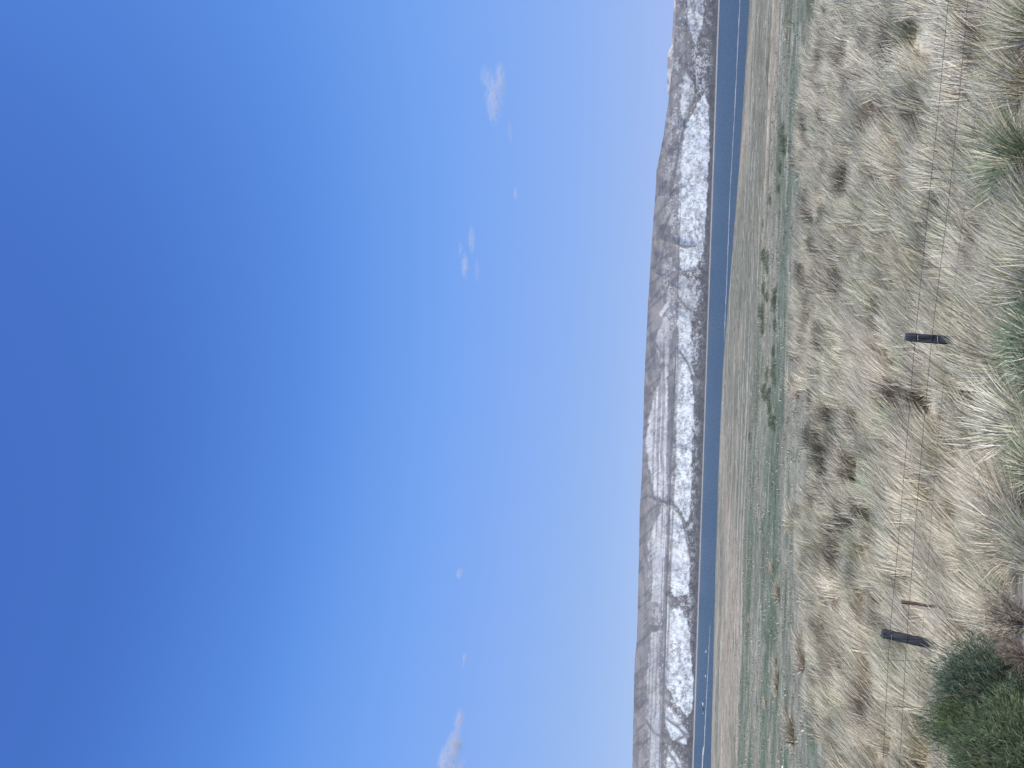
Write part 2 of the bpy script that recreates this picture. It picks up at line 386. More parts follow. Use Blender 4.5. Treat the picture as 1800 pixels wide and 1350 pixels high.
# a farther mesa just showing behind the low shoulder of the ridge
FX = np.array([(-1500, 1240), (-400, 1194), (0, 1185), (80, 1180.5), (92, 1174.5), (120, 1172.5), (160, 1173), (175, 1179), (230, 1186), (300, 1190)], float)
ys2 = np.concatenate([np.linspace(-1500, -30, 80), np.arange(-28, 300, 1.2)]); t2 = np.linspace(0, 1, 30)
A, B = np.meshgrid(ys2, t2, indexing='ij')
top = np.interp(A, FX[:, 0], FX[:, 1]); xx = 1225 + (top - 1225) * B
rr = 4600 + 700 * B ** 2 + 60 * fbm(A / 12, B * 4, 501, 3)
dx, dy, dz = ray(xx, A)
mc = mixc(c3(.42, .40, .37) + 0 * A[..., None], c3(.24, .22, .22), sstep(.4, .6, fbm(A / 14, B * 9, 505, 3)))
mesa = mesh_np('far_hills', np.stack([rr * dx, rr * dy, EYE + rr * dz], -1).reshape(-1, 3), grid_faces(*A.shape), mc.reshape(-1, 3), h_mat, smooth=True)
tag(mesa, kind='structure')

# ------------------------------------------------------------------ clouds: thin real vapour, 9 km off
def cloud(px, py, w_px, h_px, dens, label, seed, parts):
    dist = 9000.0
    dx, dy, dz = [float(v) for v in ray(px, py)]
    c = Vector((dx, dy, dz)) * dist + Vector((0, 0, EYE)); k = dist / F * math.sqrt(1 + dz * dz)
    m, nt, n, l, b = material('cloud_vapour')
    n.remove(b)
    pv = n.new('ShaderNodeVolumePrincipled'); pv.inputs['Color'].default_value = (.98, .98, 1, 1); pv.inputs['Anisotropy'].default_value = 0.2
    tcn = n.new('ShaderNodeTexCoord'); mpn = n.new('ShaderNodeMapping')
    mpn.inputs['Scale'].default_value = (1.3 / (h_px * k), 1.3 / (h_px * k), 3.2 / (h_px * k)); mpn.inputs['Location'].default_value = (seed, seed * 2.3, 0)
    mpn.inputs['Rotation'].default_value = (0, R(-6), 0)
    nzn = n.new('ShaderNodeTexNoise'); nzn.inputs['Scale'].default_value = 1.6; nzn.inputs['Detail'].default_value = 6; nzn.inputs['Roughness'].default_value = .6
    l.new(tcn.outputs['Object'], mpn.inputs[0]); l.new(mpn.outputs[0], nzn.inputs[0])
    # falls off towards the border of the puff in the object's own shape
    tot = None
    for (ox, oz, rx, rz, st) in parts:
        mv = n.new('ShaderNodeMapping'); mv.vector_type = 'TEXTURE'
        mv.inputs['Location'].default_value = (ox * w_px * k, 0, oz * h_px * k); mv.inputs['Scale'].default_value = (rx * w_px * k, h_px * k * .8, rz * h_px * k)
        l.new(tcn.outputs['Object'], mv.inputs[0])
        ln = n.new('ShaderNodeVectorMath'); ln.operation = 'LENGTH'; l.new(mv.outputs[0], ln.inputs[0])
        mr = n.new('ShaderNodeMapRange'); mr.interpolation_type = 'SMOOTHSTEP'
        mr.inputs[1].default_value = 1.0; mr.inputs[2].default_value = .15; mr.inputs[3].default_value = 0; mr.inputs[4].default_value = st
        l.new(ln.outputs['Value'], mr.inputs[0])
        if tot is None: tot = mr.outputs[0]
        else:
            ad = n.new('ShaderNodeMath'); ad.operation = 'MAXIMUM'; l.new(tot, ad.inputs[0]); l.new(mr.outputs[0], ad.inputs[1]); tot = ad.outputs[0]
    nr = n.new('ShaderNodeMapRange'); nr.inputs[1].default_value = .38; nr.inputs[2].default_value = .72; l.new(nzn.outputs[0], nr.inputs[0])
    mu = n.new('ShaderNodeMath'); mu.operation = 'MULTIPLY'; l.new(tot, mu.inputs[0]); l.new(nr.outputs[0], mu.inputs[1])
    m2 = n.new('ShaderNodeMath'); m2.operation = 'MULTIPLY'; m2.inputs[1].default_value = dens / (h_px * k); l.new(mu.outputs[0], m2.inputs[0])
    l.new(m2.outputs[0], pv.inputs['Density']); l.new(pv.outputs[0], n['Material Output'].inputs['Volume'])
    import bmesh
    bm = bmesh.new()
    for (ox, oz, rx, rz, st) in parts:
        r_ = bmesh.ops.create_icosphere(bm, subdivisions=3, radius=1)
        for v in r_['verts']:
            wob = 0.9 + 0.2 * float(vnoise(np.array([v.co.x * 2 + seed]), np.array([v.co.z * 2 + v.co.y]), 7)[0])
            v.co = Vector((v.co.x * rx * w_px * k * wob + ox * w_px * k, v.co.y * h_px * k * .8, v.co.z * rz * h_px * k * wob + oz * h_px * k))
    me = bpy.data.meshes.new('cloud'); bm.to_mesh(me); bm.free(); me.materials.append(m)
    o = bpy.data.objects.new('cloud', me); C.objects.link(o); o.location = c
    o.rotation_euler = (0, R(0), math.atan2(-dx, dy))
    return tag(o, label, 'cloud')
# world-right is up in the stored picture; px to the left is higher
cloud(869, 168, 64, 27, 2.8, 'broad ragged wisp of cloud near the top edge of the picture', 1.3,
      [(.0, .0, .75, .75, 1), (.35, -.45, .6, .4, .9), (-.35, .1, .5, .5, .8), (.45, .5, .4, .4, .5)])
cloud(822, 448, 62, 22, 2.6, 'twin-streaked thin cloud below the broad ragged wisp', 4.1,
      [(.42, -.35, .5, .30, .9), (-.32, .25, .5, .34, 1), (-.45, -.75, .45, .22, .5), (.15, .55, .3, .25, .5)])
cloud(906.5, 341, 13, 6, 2.2, 'tiny oblong cloud fleck between the broad wisp and the twin streaks, nearest the hills', 7.7, [(0, 0, 1, .8, 1)])
cloud(896, 228, 22, 6, 1.5, 'faint short streak of cloud just under the broad ragged wisp', 2.9, [(0, 0, .9, .8, 1), (-.7, -.2, .5, .5, .5)])
cloud(808, 1008, 13, 9, 2.6, 'small round cloud puff alone between the twin streaks and the corner cloud', 5.5, [(0, 0, .9, .9, 1), (.2, 0, .5, .6, .8)])
cloud(816, 1160, 17, 6, 2.2, 'small faint cloud streak between the round puff and the bright corner cloud', 9.2, [(.2, 0, .7, .8, 1), (-.5, .1, .5, .5, .7)])
cloud(797, 1325, 78, 29, 6.5, 'brightest and largest cloud, cut off by the picture bottom edge', 3.6,
      [(-.5, .0, .62, .85, 1), (.15, .0, .4, .6, .9), (.6, -.05, .35, .28, .7), (-.15, .4, .4, .5, .8), (-.8, .3, .4, .6, 1), (-.4, -.6, .4, .35, .7)])

# ------------------------------------------------------------------ grasses
STRAW = [(.84, .76, .57), (.70, .63, .46), (.87, .80, .65), (.34, .30, .21), (.79, .72, .55), (.12, .11, .08), (.58, .52, .38), (.74, .68, .54)]  # straw tones; the extremes put shadowed and sunlit strands into the colour
OLIVE = [(.26, .26, .15), (.18, .19, .115), (.42, .39, .25), (.13, .14, .09), (.52, .48, .34)]
GREEN = [(.10, .19, .10), (.14, .25, .13), (.08, .15, .08), (.20, .28, .14), (.3, .32, .18)]
DEAD = [(.30, .21, .16), (.24, .17, .14), (.40, .33, .27), (.17, .13, .11)]
g_blade = vcol_mat('grass_blades', 0.75, 0.25, None, None, trans=0.10)

def blades(nb, height, base_r, tip_r, lean, width, pal, segs=3, droop=.35, seed=0, kink=.05, hvar=.35, mix=None):
    """verts, faces, colours of nb curved tapering grass blades growing from one tuft"""
    r = np.random.default_rng(seed)
    a = r.uniform(0, 2 * np.pi, nb); q = np.sqrt(r.uniform(0, 1, nb))
    bx = base_r * q * np.cos(a); by = base_r * q * np.sin(a)
    h = height * (1 - hvar * r.uniform(0, 1, nb) ** 1.2) * (1 - .25 * q)
    out = tip_r * (q ** .8) * r.uniform(.5, 1.25, nb)
    a2 = a + r.normal(0, .35, nb)
    tx = out * np.cos(a2) + lean[0] * h * r.uniform(.75, 1.25, nb); ty = out * np.sin(a2) + lean[1] * h * r.uniform(.6, 1.35, nb)
    ts = np.linspace(0, 1, segs + 1)
    c = ts[None, :] ** 1.55
    X = bx[:, None] + tx[:, None] * c; Y = by[:, None] + ty[:, None] * c
    Lh = np.hypot(tx, ty)
    Z = h[:, None] * (ts[None, :] - droop * (Lh / (h + 1e-6))[:, None].clip(0, 1.2) * ts[None, :] ** 2 * .6)
    X = X + r.normal(0, kink, (nb, segs + 1)) * height * ts * .6; Y = Y + r.normal(0, kink, (nb, segs + 1)) * height * ts * .6
    wd = width * r.uniform(.6, 1.4, nb); th = r.uniform(0, np.pi, nb)
    wx_, wy_ = np.cos(th) * wd, np.sin(th) * wd
    tap = (1 - ts) ** .7; tap[-1] = 0
    vs = []; 
    for k in range(segs):
        vs.append(np.stack([X[:, k] - wx_ * tap[k] * .5, Y[:, k] - wy_ * tap[k] * .5, Z[:, k]], -1))
        vs.append(np.stack([X[:, k] + wx_ * tap[k] * .5, Y[:, k] + wy_ * tap[k] * .5, Z[:, k]], -1))
    vs.append(np.stack([X[:, -1], Y[:, -1], Z[:, -1]], -1))
    V = np.stack(vs, 1)                                   # nb, 2*segs+1, 3
    nvp = 2 * segs + 1; b0 = np.arange(nb)[:, None] * nvp
    q4 = np.concatenate([b0 + np.array([2 * k, 2 * k + 1, 2 * k + 3, 2 * k + 2]) for k in range(segs - 1)], 0) if segs > 1 else np.zeros((0, 4), int)
    t3 = b0 + np.array([2 * segs - 2, 2 * segs - 1, 2 * segs])
    pal = np.array(pal); ci = r.integers(0, len(pal), nb)
    cc = pal[ci] * r.uniform(.8, 1.2, nb)[:, None]
    if mix is not None:
        pal2 = np.array(mix[0]); sel = r.uniform(0, 1, nb) < mix[1]
        cc[sel] = pal2[r.integers(0, len(pal2), sel.sum())] * r.uniform(.8, 1.2, sel.sum())[:, None]
    cc = np.repeat(cc[:, None, :], nvp, 1)
    return V.reshape(-1, 3), q4, t3, cc.reshape(-1, 3)

def join(parts):
    V, Q, T, K = [], [], [], []; o = 0
    for (v, q, t, k) in parts:
        V.append(v); Q.append(q + o); T.append(t + o); K.append(k); o += len(v)
    return np.concatenate(V), np.concatenate(Q), np.concatenate(T), np.concatenate(K)

LEAN = (.52, .10)
def tuft(nb, h, seed, pal=STRAW, mix=(OLIVE, .25), width=.0065, base=.13, tip=.26, lean=LEAN, segs=4, skirt=True, kink=.03):
    ps = [blades(nb, h, base, tip, lean, width, pal, segs, .35, seed, kink, .4, mix)]
    if skirt:                                          # short old growth that closes the foot
        ps.append(blades(nb // 2, h * .5, base * 1.3, tip * 1.2, (lean[0] * .5, lean[1]), width, pal, 2, .4, seed + 50, .04, .5, (OLIVE + DEAD, .6)))
    return join(ps)
def tuft_mesh(name, *a, **k):
    V, Q, T, K = tuft(*a, **k); return mesh_np(name, V, [Q, T], K, g_blade, link=False)

protos = []; protos_mid = []; hearts = []
for i in range(14):
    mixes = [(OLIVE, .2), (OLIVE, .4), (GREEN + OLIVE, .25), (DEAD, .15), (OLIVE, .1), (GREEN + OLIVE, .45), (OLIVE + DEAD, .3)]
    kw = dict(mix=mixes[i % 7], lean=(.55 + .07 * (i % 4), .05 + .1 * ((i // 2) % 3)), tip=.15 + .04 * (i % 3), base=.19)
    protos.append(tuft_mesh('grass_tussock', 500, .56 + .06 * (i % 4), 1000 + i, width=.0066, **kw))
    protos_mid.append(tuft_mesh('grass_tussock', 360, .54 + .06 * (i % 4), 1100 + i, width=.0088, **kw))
for i in range(5):        # tussocks whose open heart of dead brown thatch shows
    hearts.append(tuft_mesh('grass_tussock', 330, .46 + .03 * (i % 3), 1300 + i, pal=[(.10, .085, .065), (.06, .055, .04), (.15, .12, .09), (.20, .16, .12)], mix=(STRAW, .22), width=.011, base=.20, tip=.20, lean=(.42, .1)))

def view_uv(x, y, z):
    d = Vector((x, y, z - EYE)); w = d.dot(fwd)
    if w < .1: return (-999, -999)
    return 900 + F * d.dot(cx) / w, 675 - F * d.dot(cy) / w

# scatter positions for the stand, jittered rows with gaps
n_try = 30000
ty = 6.5 + (44 - 6.5) * rng.uniform(0, 1, n_try) ** .62
tx = rng.uniform(-1, 1, n_try) * (.62 * ty + 2.5)
dens_ = np.clip((edge_of_tussocks(tx, ty) + 3 * (fbm(tx / 1.6, ty / 1.6, 79, 2) - .5) - ty) / np.where(tx > -2, 9, 4), 0, 1)
ok = (rng.uniform(0, 1, n_try) < dens_ ** .8 * .9 + (dens_ > 0) * .06) & (fbm(tx / 2.2, ty / 2.2, 83, 2) > .36 * (1 - dens_)) & (fbm(tx / 1.3, ty / 1.3, 77, 2) < .63)
cell = {}; cand = []
for X_, Y2 in zip(tx[ok].tolist(), ty[ok].tolist()):
    md = .36 if Y2 < 9 else (.46 if Y2 < 16 else .64)
    ci, cj = int(X_ // .75), int(Y2 // .75)
    if any((X_ - a) ** 2 + (Y2 - b_) ** 2 < md * md for ii in (-1, 0, 1) for jj in (-1, 0, 1) for a, b_ in cell.get((ci + ii, cj + jj), ())): continue
    cell.setdefault((ci, cj), []).append((X_, Y2)); cand.append((X_, Y2))
BARE = [at(px, py) for px, py in ((1620, 345), (1612, 300), (1680, 385), (1630, 480), (1590, 860), (1598, 990), (1545, 1170), (1690, 110), (1560, 1250), (1522, 440), (1600, 300), (1675, 500))]
FRONT = []
HEART = [at(px + 6, py) for px, py in ((1508, 405), (1655, 378), (1547, 322), (1688, 104), (1480, 326), (1415, 495), (1434, 708), (1512, 745), (1464, 800), (1497, 832), (1583, 812), (1472, 1000), (1484, 962),
    (1400, 282), (1454, 88), (1492, 94), (1430, 432), (1532, 238), (1625, 245), (1642, 632), (1520, 905), (1560, 1085), (1470, 1180), (1530, 1255), (1440, 600), (1452, 380), (1560, 560), (1500, 150), (1575, 700))]
def keep(p):
    for b_ in HEART:
        if (p[0] - b_.x - .05) ** 2 + ((p[1] - b_.y + .45) * .75) ** 2 < .50 ** 2: return False
    for b_ in BARE:
        if (p[0] - b_.x) ** 2 + ((p[1] - b_.y) * .8) ** 2 < .32 ** 2: return False
    return True
cand = [c for c in cand if keep(c)]
# keep the foot of the slope by the bottom edge free for the plants that stand there
FP = {'green_shrub': (1785, 1260), 'twig': (1785, 1090), 'dark_t': (1790, 290), 'green_t': (1795, 610), 'green_t2': (1790, 760), 'straw_t': (1760, 720), 'olive': (1770, 100)}
FPW = {k: at(*v) for k, v in FP.items()}
cand = [c for c in cand if all(math.hypot(c[0] - w.x, c[1] - w.y) > .5 and not (c[1] < w.y and abs(c[0] - w.x - .1) < .45) for k, w in FPW.items())]
wsh = FPW['green_shrub']
cand = [c for c in cand if not (c[1] < wsh.y + .35 and -3.2 < c[0] - wsh.x < .62)]
def on_plane(px, py):
    """point of the fence line seen at a photograph position: the fence is a vertical plane"""
    dx, dy, dz = [float(v) for v in ray(px, py)]
    # plane through P0 with direction D (ground plan)
    nx, ny = -FD[1], FD[0]
    t = (FP0[0] * nx + FP0[1] * ny) / (dx * nx + dy * ny)
    return Vector((dx * t, dy * t, EYE + dz * t))
FP0 = (.6, 10.0); FD = (1.0, -.16)
TALL = []
for (px_, py_, offs) in ((1665, 596, ((-.22, -.30), (-.42, -.24), (.05, -.40), (-.25, -.62))), (1612, 1126, ((-.16, -.24), (-.38, -.26), (.06, -.28), (-.28, -.50), (-.5, -.5), (0, -.62))), (1655, 1067, ((-.2, -.28), (-.35, -.5)))):
    q_ = on_plane(px_, py_); TALL += [(q_.x + a, q_.y + b_) for a, b_ in offs]
cand = [c for c in cand if all(math.hypot(c[0] - t_[0], c[1] - t_[1]) > .2 for t_ in TALL)]
tallset = set(TALL); cand += TALL
inview = []; rest = []
for (x, y) in cand:
    u, v = view_uv(x, y, zg(x, y) + .25)
    (inview if -20 < v < 1370 and u < 1830 else rest).append((x, y))
inview.sort(key=lambda p: p[1])
near, far = inview[:260], inview[260:]
print('tussocks', len(cand), len(near), 'to', near[-1], len(far), len(rest))
def where(u, v):
    for lim, w_ in ((110, 'at the picture top edge'), (240, 'near the picture top'), (380, 'well above the upper post'), (540, 'a little above the upper post'), (650, 'level with the upper post'),
                    (770, 'a little below the upper post'), (900, 'midway between the posts'), (1030, 'a little above the rusty stake'), (1160, 'level with the lower post'), (1270, 'a little below the lower post')):
        if v < lim: return w_
    return 'near the picture bottom'
LOOK = ['pale straw', 'olive-flecked straw', 'green-flecked straw', 'brown-flecked straw', 'whitish straw', 'grey-green and straw', 'olive-brown']
def depth_word(x, y, u):
    if y < 10.0 - .16 * (x - .6): return 'by the right picture edge' if u > 1715 else 'in front of the fence'
    return 'just behind the fence' if y < 12.5 else ('steps behind the fence' if y < 17 else 'deep in the stand')
zone_green = lambda x, y: float(fbm(np.array([x / 2.4]), np.array([y / 3.5]), 141, 2)[0])
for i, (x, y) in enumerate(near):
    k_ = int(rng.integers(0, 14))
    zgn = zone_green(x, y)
    if zgn > .52 or y < 8.4: k_ = (1, 2, 5, 8, 9, 12)[k_ % 6]  # nearest strip: olive kinds, whose darker colour also stands in for shadows
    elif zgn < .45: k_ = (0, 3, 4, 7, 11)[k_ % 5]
    hrt = rng.uniform() < (.07 if y > 8.4 else .14)  # more dark-brown ones up close, deepening the shade by colour
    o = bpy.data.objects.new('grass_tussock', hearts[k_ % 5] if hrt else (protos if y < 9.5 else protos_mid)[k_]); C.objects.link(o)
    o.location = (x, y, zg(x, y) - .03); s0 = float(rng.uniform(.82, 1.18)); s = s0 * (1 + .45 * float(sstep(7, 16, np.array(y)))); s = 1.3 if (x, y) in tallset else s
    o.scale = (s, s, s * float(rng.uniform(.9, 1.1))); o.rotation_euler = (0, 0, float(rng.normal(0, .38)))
    u_, v_ = view_uv(x, y, zg(x, y) + .25)
    side = y < 10.0 - .16 * (x - .6)
    tag(o, ('tall ' if s0 > 1.06 or s == 1.3 else 'squat ' if s0 < .93 else 'windblown ') + ('dark-brown' if hrt else LOOK[k_ % 7]) + ' tussock ' + depth_word(x, y, u_) + ', ' + where(u_, v_), 'tussock',
        'straw tussocks on the near side of the fence' if side else 'straw tussocks beyond the fence')
far += [p for p in rest]
for i, h_ in enumerate(HEART):
    o = bpy.data.objects.new('grass_tussock', hearts[i % 5]); C.objects.link(o); o.location = (h_.x, h_.y + .12, h_.z - .03)
    s = float(rng.uniform(.9, 1.25)) * (1.35 if h_.y > 16 else 1.05); o.scale = (s, s, s); o.rotation_euler = (0, 0, float(rng.normal(0, .5)))
    u_, v_ = view_uv(h_.x, h_.y, h_.z + .2); tag(o, 'open dark-hearted tussock ' + depth_word(h_.x, h_.y, u_) + ', ' + where(u_, v_), 'tussock', 'dark-hearted tussocks in the stand')
parts = []
lo = [blades(230, .30 if k % 6 == 5 else .54, .24, .20, (.62, .1 + .05 * (k % 3)), .0105, DEAD + [(.09, .08, .06)] if k % 6 == 5 else STRAW, 2, .35, 3000 + k, .03, .45, ((OLIVE, .3), (GREEN + OLIVE, .4), (DEAD + OLIVE, .3), (OLIVE, .15))[k % 4]) for k in range(12)]
lo = [l if k % 6 != 5 else blades(190, .50, .22, .20, (.45, .1), .012, [(.10, .085, .06), (.06, .055, .04), (.16, .13, .10)], 2, .35, 3100 + k, .04, .45, (STRAW, .15)) for k, l in enumerate(lo)]
for (x, y) in far:
    V, Q, T, K = lo[int(rng.integers(0, 12))]; a = float(rng.normal(0, .3)); s = float(rng.uniform(1.1, 1.8))
    ca, sa = math.cos(a), math.sin(a)
    V2 = np.stack([V[:, 0] * ca - V[:, 1] * sa, V[:, 0] * sa + V[:, 1] * ca, V[:, 2]], -1) * s + np.array([x, y, zg(x, y) - .03])
    parts.append((V2, Q, T, K * float(rng.uniform(.72, 1.15))))
V, Q, T, K = join(parts)
tag(mesh_np('dry_grass', V, [Q, T], K, g_blade), 'dense straw-coloured bunch grass leaning with the wind between the fence and the green meadow', 'grass', kind='stuff')

# loose short blades and litter on the soil between the tussocks
def scatter(name, nt_, ylo, yhi, xk, h, nb, pal, mix, label, width, cond=None, lean=(.3, .1), hmax=1.0):
    parts = []; proto = [blades(nb, h, h * .9, h * .9, lean, width, pal, 2, .3, 5000 + k + int(ylo), .05, .6, mix) for k in range(8)]
    Y = ylo + (yhi - ylo) * rng.uniform(0, 1, nt_) ** .8; X = rng.uniform(-1, 1, nt_) * (xk * Y + 2); Zs = ground_z(X, Y)
    for i in range(nt_):
        if cond and not cond(X[i], Y[i]): continue
        V, Q, T, K = proto[i % 8]; s = rng.uniform(.6, 1.3)
        parts.append((V * s + np.array([X[i], Y[i], Zs[i] - .005]), Q, T, K * rng.uniform(.8, 1.15)))
    V, Q, T, K = join(parts)
    return tag(mesh_np(name, V, [Q, T], K, g_blade), label, 'grass', kind='stuff')
scatter('short_dry_grass', 9000, 6.4, 20, .62, .09, 9, STRAW, (OLIVE, .5), 'short dry blades and litter on the soil between the tussocks', .005, lambda x, y: y > 7.1 - .12 * x)
scatter('flat_grass', 5000, 45, 170, .60, .10, 8, [(.16, .17, .11), (.10, .12, .08), (.22, .20, .15)], (STRAW, .3), 'sparse tiny tufts dotted over the bare lake flats', .03, lambda x, y: float(edge_of_meadow(np.array([x]), np.array([y]))[0]) - 8 < y < float(shore(x)) - 3)
def in_meadow(x, y):
    return float(edge_of_tussocks(np.array([x]), np.array([y]))[0]) - 4 < y < float(edge_of_meadow(np.array([x]), np.array([y]))[0]) + 4
scatter('meadow_grass', 24000, 22, 92, .60, .10, 7, [(.125, .165, .125), (.16, .19, .15), (.10, .135, .10), (.22, .23, .18)], (STRAW, .22), 'short grey-green meadow grass between the straw stand and the bare lake flats', .016, in_meadow)

scatter('meadow_tufts', 2200, 22, 85, .60, .20, 16, [(.09, .11, .07), (.16, .17, .12), (.06, .07, .05)], (STRAW, .35), 'scattered taller tufts in the grey-green meadow', .022, in_meadow)

# ---- single tussocks out on the meadow
MT = [(1352, 1000, .8, 'rust-tinged small tussock alone on the meadow, the one closest to the bare flats'),
      (1362, 1045, 1.1, 'straw tussock with dark foot on the open meadow beside the rust-tinged small one'),
      (1386, 915, 1.3, 'broad straw tussock with dark foot jutting into the meadow from the stand'),
      (1402, 1138, 1.1, 'small brown-footed tussock beside the white stone at the meadow edge'),
      (1404, 1166, 1.0, 'russet tussock standing just below the white stone at the meadow edge'),
      (1357, 1168, .8, 'low dark-green tuft in a row of three on the meadow, uppermost in the picture'),
      (1360, 1195, .9, 'low brown-green tuft in a row of three on the meadow, middle one'),
      (1358, 1215, .8, 'low dark-green tuft in a row of three on the meadow, lowest in the picture'),
      (1386, 1290, 1.3, 'pale spreading tussock with brown foot on the meadow near the picture bottom edge'),
      (1386, 680, 1.1, 'low pale tussock with dark heart just out from the dense stand'),
      (1396, 690, 1.0, 'brown-hearted tussock at the meadow edge beside the low spreading one'),
      (1412, 103, 1.0, 'dark little tussock on the meadow at the picture top edge, lone'),
      (1440, 92, 1.3, 'straw tussock with black foot fanning out near the picture top edge'),
      (1376, 62, .8, 'small pale tuft on the rim of the bare flats near the picture top edge'),
      (1408, 145, .9, 'squat dark-footed tussock second from the picture top along the meadow edge'),
      (1432, 128, 1.1, 'brownish tussock between the black-footed fan and the squat dark one'),
      (1410, 195, .9, 'grey-straw tussock at the meadow edge above the green strip'),
      (1340, 1240, .7, 'tiny straw tuft far out on the meadow near the flats'),
      (1310, 1090, .6, 'tiniest straw tuft where the meadow meets the flats'),
      (1375, 1255, .8, 'small leaning straw tuft between the row of three and the spreading tussock')]
mp_ = [tuft_mesh('meadow_tussock', 240, .55, 1200 + k, mix=((DEAD + OLIVE, .2), (OLIVE, .25), (DEAD, .4))[k], width=.017, base=.20, tip=.42, lean=(.62, .1)) for k in range(3)]
for i, (px, py, s, lb) in enumerate(MT):
    p = at(px + 8, py); o = bpy.data.objects.new('meadow_tussock', mp_[2 if 'russet' in lb or 'rust' in lb or 'brown' in lb else i % 2]); C.objects.link(o)
    o.location = (p.x, p.y, p.z - .03); k_ = s * 1.35; o.scale = (k_, k_, k_ * .8); o.rotation_euler = (0, 0, float(rng.normal(0, .3)))
    tag(o, lb, 'tussock', 'lone tussocks on the green meadow')

# ---- low green bushes along the outer meadow
leaf_mat = vcol_mat('bush_leaves', 0.6, 0.3, None, None, trans=0.25)
def leafy(name, nl, rx, ry, h, leaf, pal, seed, mix=None):
    """a dome of many small leaves carried on fine stems"""
    r = np.random.default_rng(seed); d = r.normal(0, 1, (nl, 3)); d /= np.linalg.norm(d, axis=1)[:, None]; d[:, 2] = np.abs(d[:, 2])
    rad = r.uniform(.2, 1, nl) ** .5 * np.where(r.uniform(0, 1, nl) < .2, r.uniform(1, 1.22, nl), 1)
    lump = .48 + .95 * fbm(d[:, 0] * 2.2 + seed, d[:, 1] * 2.2 + d[:, 2] * 2, seed, 3)
    P = d * (rad * lump)[:, None] * np.array([rx, ry, h])
    ax = d * .6 + r.normal(0, .5, (nl, 3)) + np.array([.3, 0, .5]); ax /= np.linalg.norm(ax, axis=1)[:, None]
    sd_ = np.cross(ax, r.normal(0, 1, (nl, 3))); sd_ /= np.linalg.norm(sd_, axis=1)[:, None]
    L = leaf * r.uniform(.6, 1.4, nl)[:, None]; w = L * (.16 if leaf > .08 else .075)
    V = np.stack([P - sd_ * w * .4, P + sd_ * w * .4, P + ax * L * .6 + sd_ * w * .5, P + ax * L, P + ax * L * .6 - sd_ * w * .5], 1)
    b0 = np.arange(nl)[:, None] * 5
    Q = b0 + np.array([0, 1, 2, 4]); T = b0 + np.array([4, 2, 3])
    pal = np.array(pal); cc = pal[r.integers(0, len(pal), nl)] * (.75 + .5 * fbm(P[:, 0] / rx * 3, P[:, 1] / ry * 3 + P[:, 2] / h * 2, seed + 3, 2))[:, None]
    return V.reshape(-1, 3), Q, T, np.repeat(cc[:, None], 5, 1).reshape(-1, 3)
LB = [leafy('x', 900, 1.1, .7, .42, .10, [(.085, .125, .07), (.12, .165, .09), (.065, .10, .06), (.19, .20, .13)], 60 + k) for k in range(4)]
lbm = [mesh_np('low_bush', V, [Q, T], K, leaf_mat, link=False) for (V, Q, T, K) in LB]
spots = [(1350, 470), (1352, 515), (1347, 505), (1366, 530), (1366, 512), (1346, 548), (1353, 690), (1356, 715), (1342, 695), (1366, 655), (1350, 745), (1364, 620), (1345, 440), (1352, 350), (1340, 395), (1378, 260), (1375, 240), (1345, 575), (1363, 560), (1366, 730), (1320, 770), (1348, 660), (1373, 300), (1371, 330)]
for i, (px, py) in enumerate(spots):
    p = at(px + float(rng.normal(0, 2.5)), py + float(rng.normal(0, 5))); o = bpy.data.objects.new('low_bush', lbm[i % 4]); C.objects.link(o); s = float(rng.uniform(.5, 1.05))
    o.location = (p.x, p.y, p.z - .05); o.scale = (s, s, s); o.rotation_euler = (0, 0, float(rng.uniform(0, 6)))
    tag(o, ('large' if s > .88 else 'small' if s < .68 else 'low') + ' fresh-green bush ' + ('on the outer rim of the meadow' if px < 1355 else 'inside the meadow rim') + ', ' + where(px, py), 'bush', 'low green bushes along the meadow rim')

# ------------------------------------------------------------------ plants by the photographer's feet
def stem(bmv, pts, r0, r1, n=5):
    pass
def twigs(nt_, h, spread, lean, r0, col_, seed, kink=.12, fork=2):
    """round thin woody twigs, each forking"""
    r = np.random.default_rng(seed); V = []; Q = []; K = []; o = 0
    def tube(P, ra, rb, c_):
        nonlocal o
        m_ = len(P)
        for k in range(m_):
            t = P[min(k + 1, m_ - 1)] - P[max(k - 1, 0)]; t /= np.linalg.norm(t) + 1e-9
            u_ = np.cross(t, [.3, .9, .1]); u_ /= np.linalg.norm(u_) + 1e-9; v_ = np.cross(t, u_); rad = ra + (rb - ra) * k / (m_ - 1)
            for j in range(4):
                an = j * math.pi / 2; V.append(P[k] + (u_ * math.cos(an) + v_ * math.sin(an)) * rad); K.append(c_)
        for k in range(m_ - 1):
            for j in range(4):
                a = o + k * 4 + j; b_ = o + k * 4 + (j + 1) % 4; Q.append((a, b_, b_ + 4, a + 4))
        o += m_ * 4
    for i in range(nt_):
        a = r.uniform(0, 6.28); q = r.uniform(0, 1); d = np.array([math.cos(a) * spread * q + lean[0], math.sin(a) * spread * q + lean[1], 1.0]); d /= np.linalg.norm(d)
        p = np.array([math.cos(a) * .06 * q, math.sin(a) * .06 * q, 0.]); P = [p]; L = h * r.uniform(.5, 1.05)
        c_ = np.array(col_[r.integers(0, len(col_))]) * r.uniform(.8, 1.2)
        for k in range(5):
            d = d + r.normal(0, kink, 3); d /= np.linalg.norm(d); p = p + d * L / 5; P.append(p)
        tube(np.array(P), r0, r0 * .35, c_)
        for f in range(fork):
            k0 = int(r.integers(2, 5)); p = P[k0].copy(); d2 = d + r.normal(0, .55, 3); d2 /= np.linalg.norm(d2); P2 = [p]
            for k in range(3): d2 = d2 + r.normal(0, kink, 3); d2 /= np.linalg.norm(d2); p = p + d2 * L * .13; P2.append(p)
            tube(np.array(P2), r0 * .5, r0 * .2, c_)
    return np.array(V), np.array(Q), np.array(K)
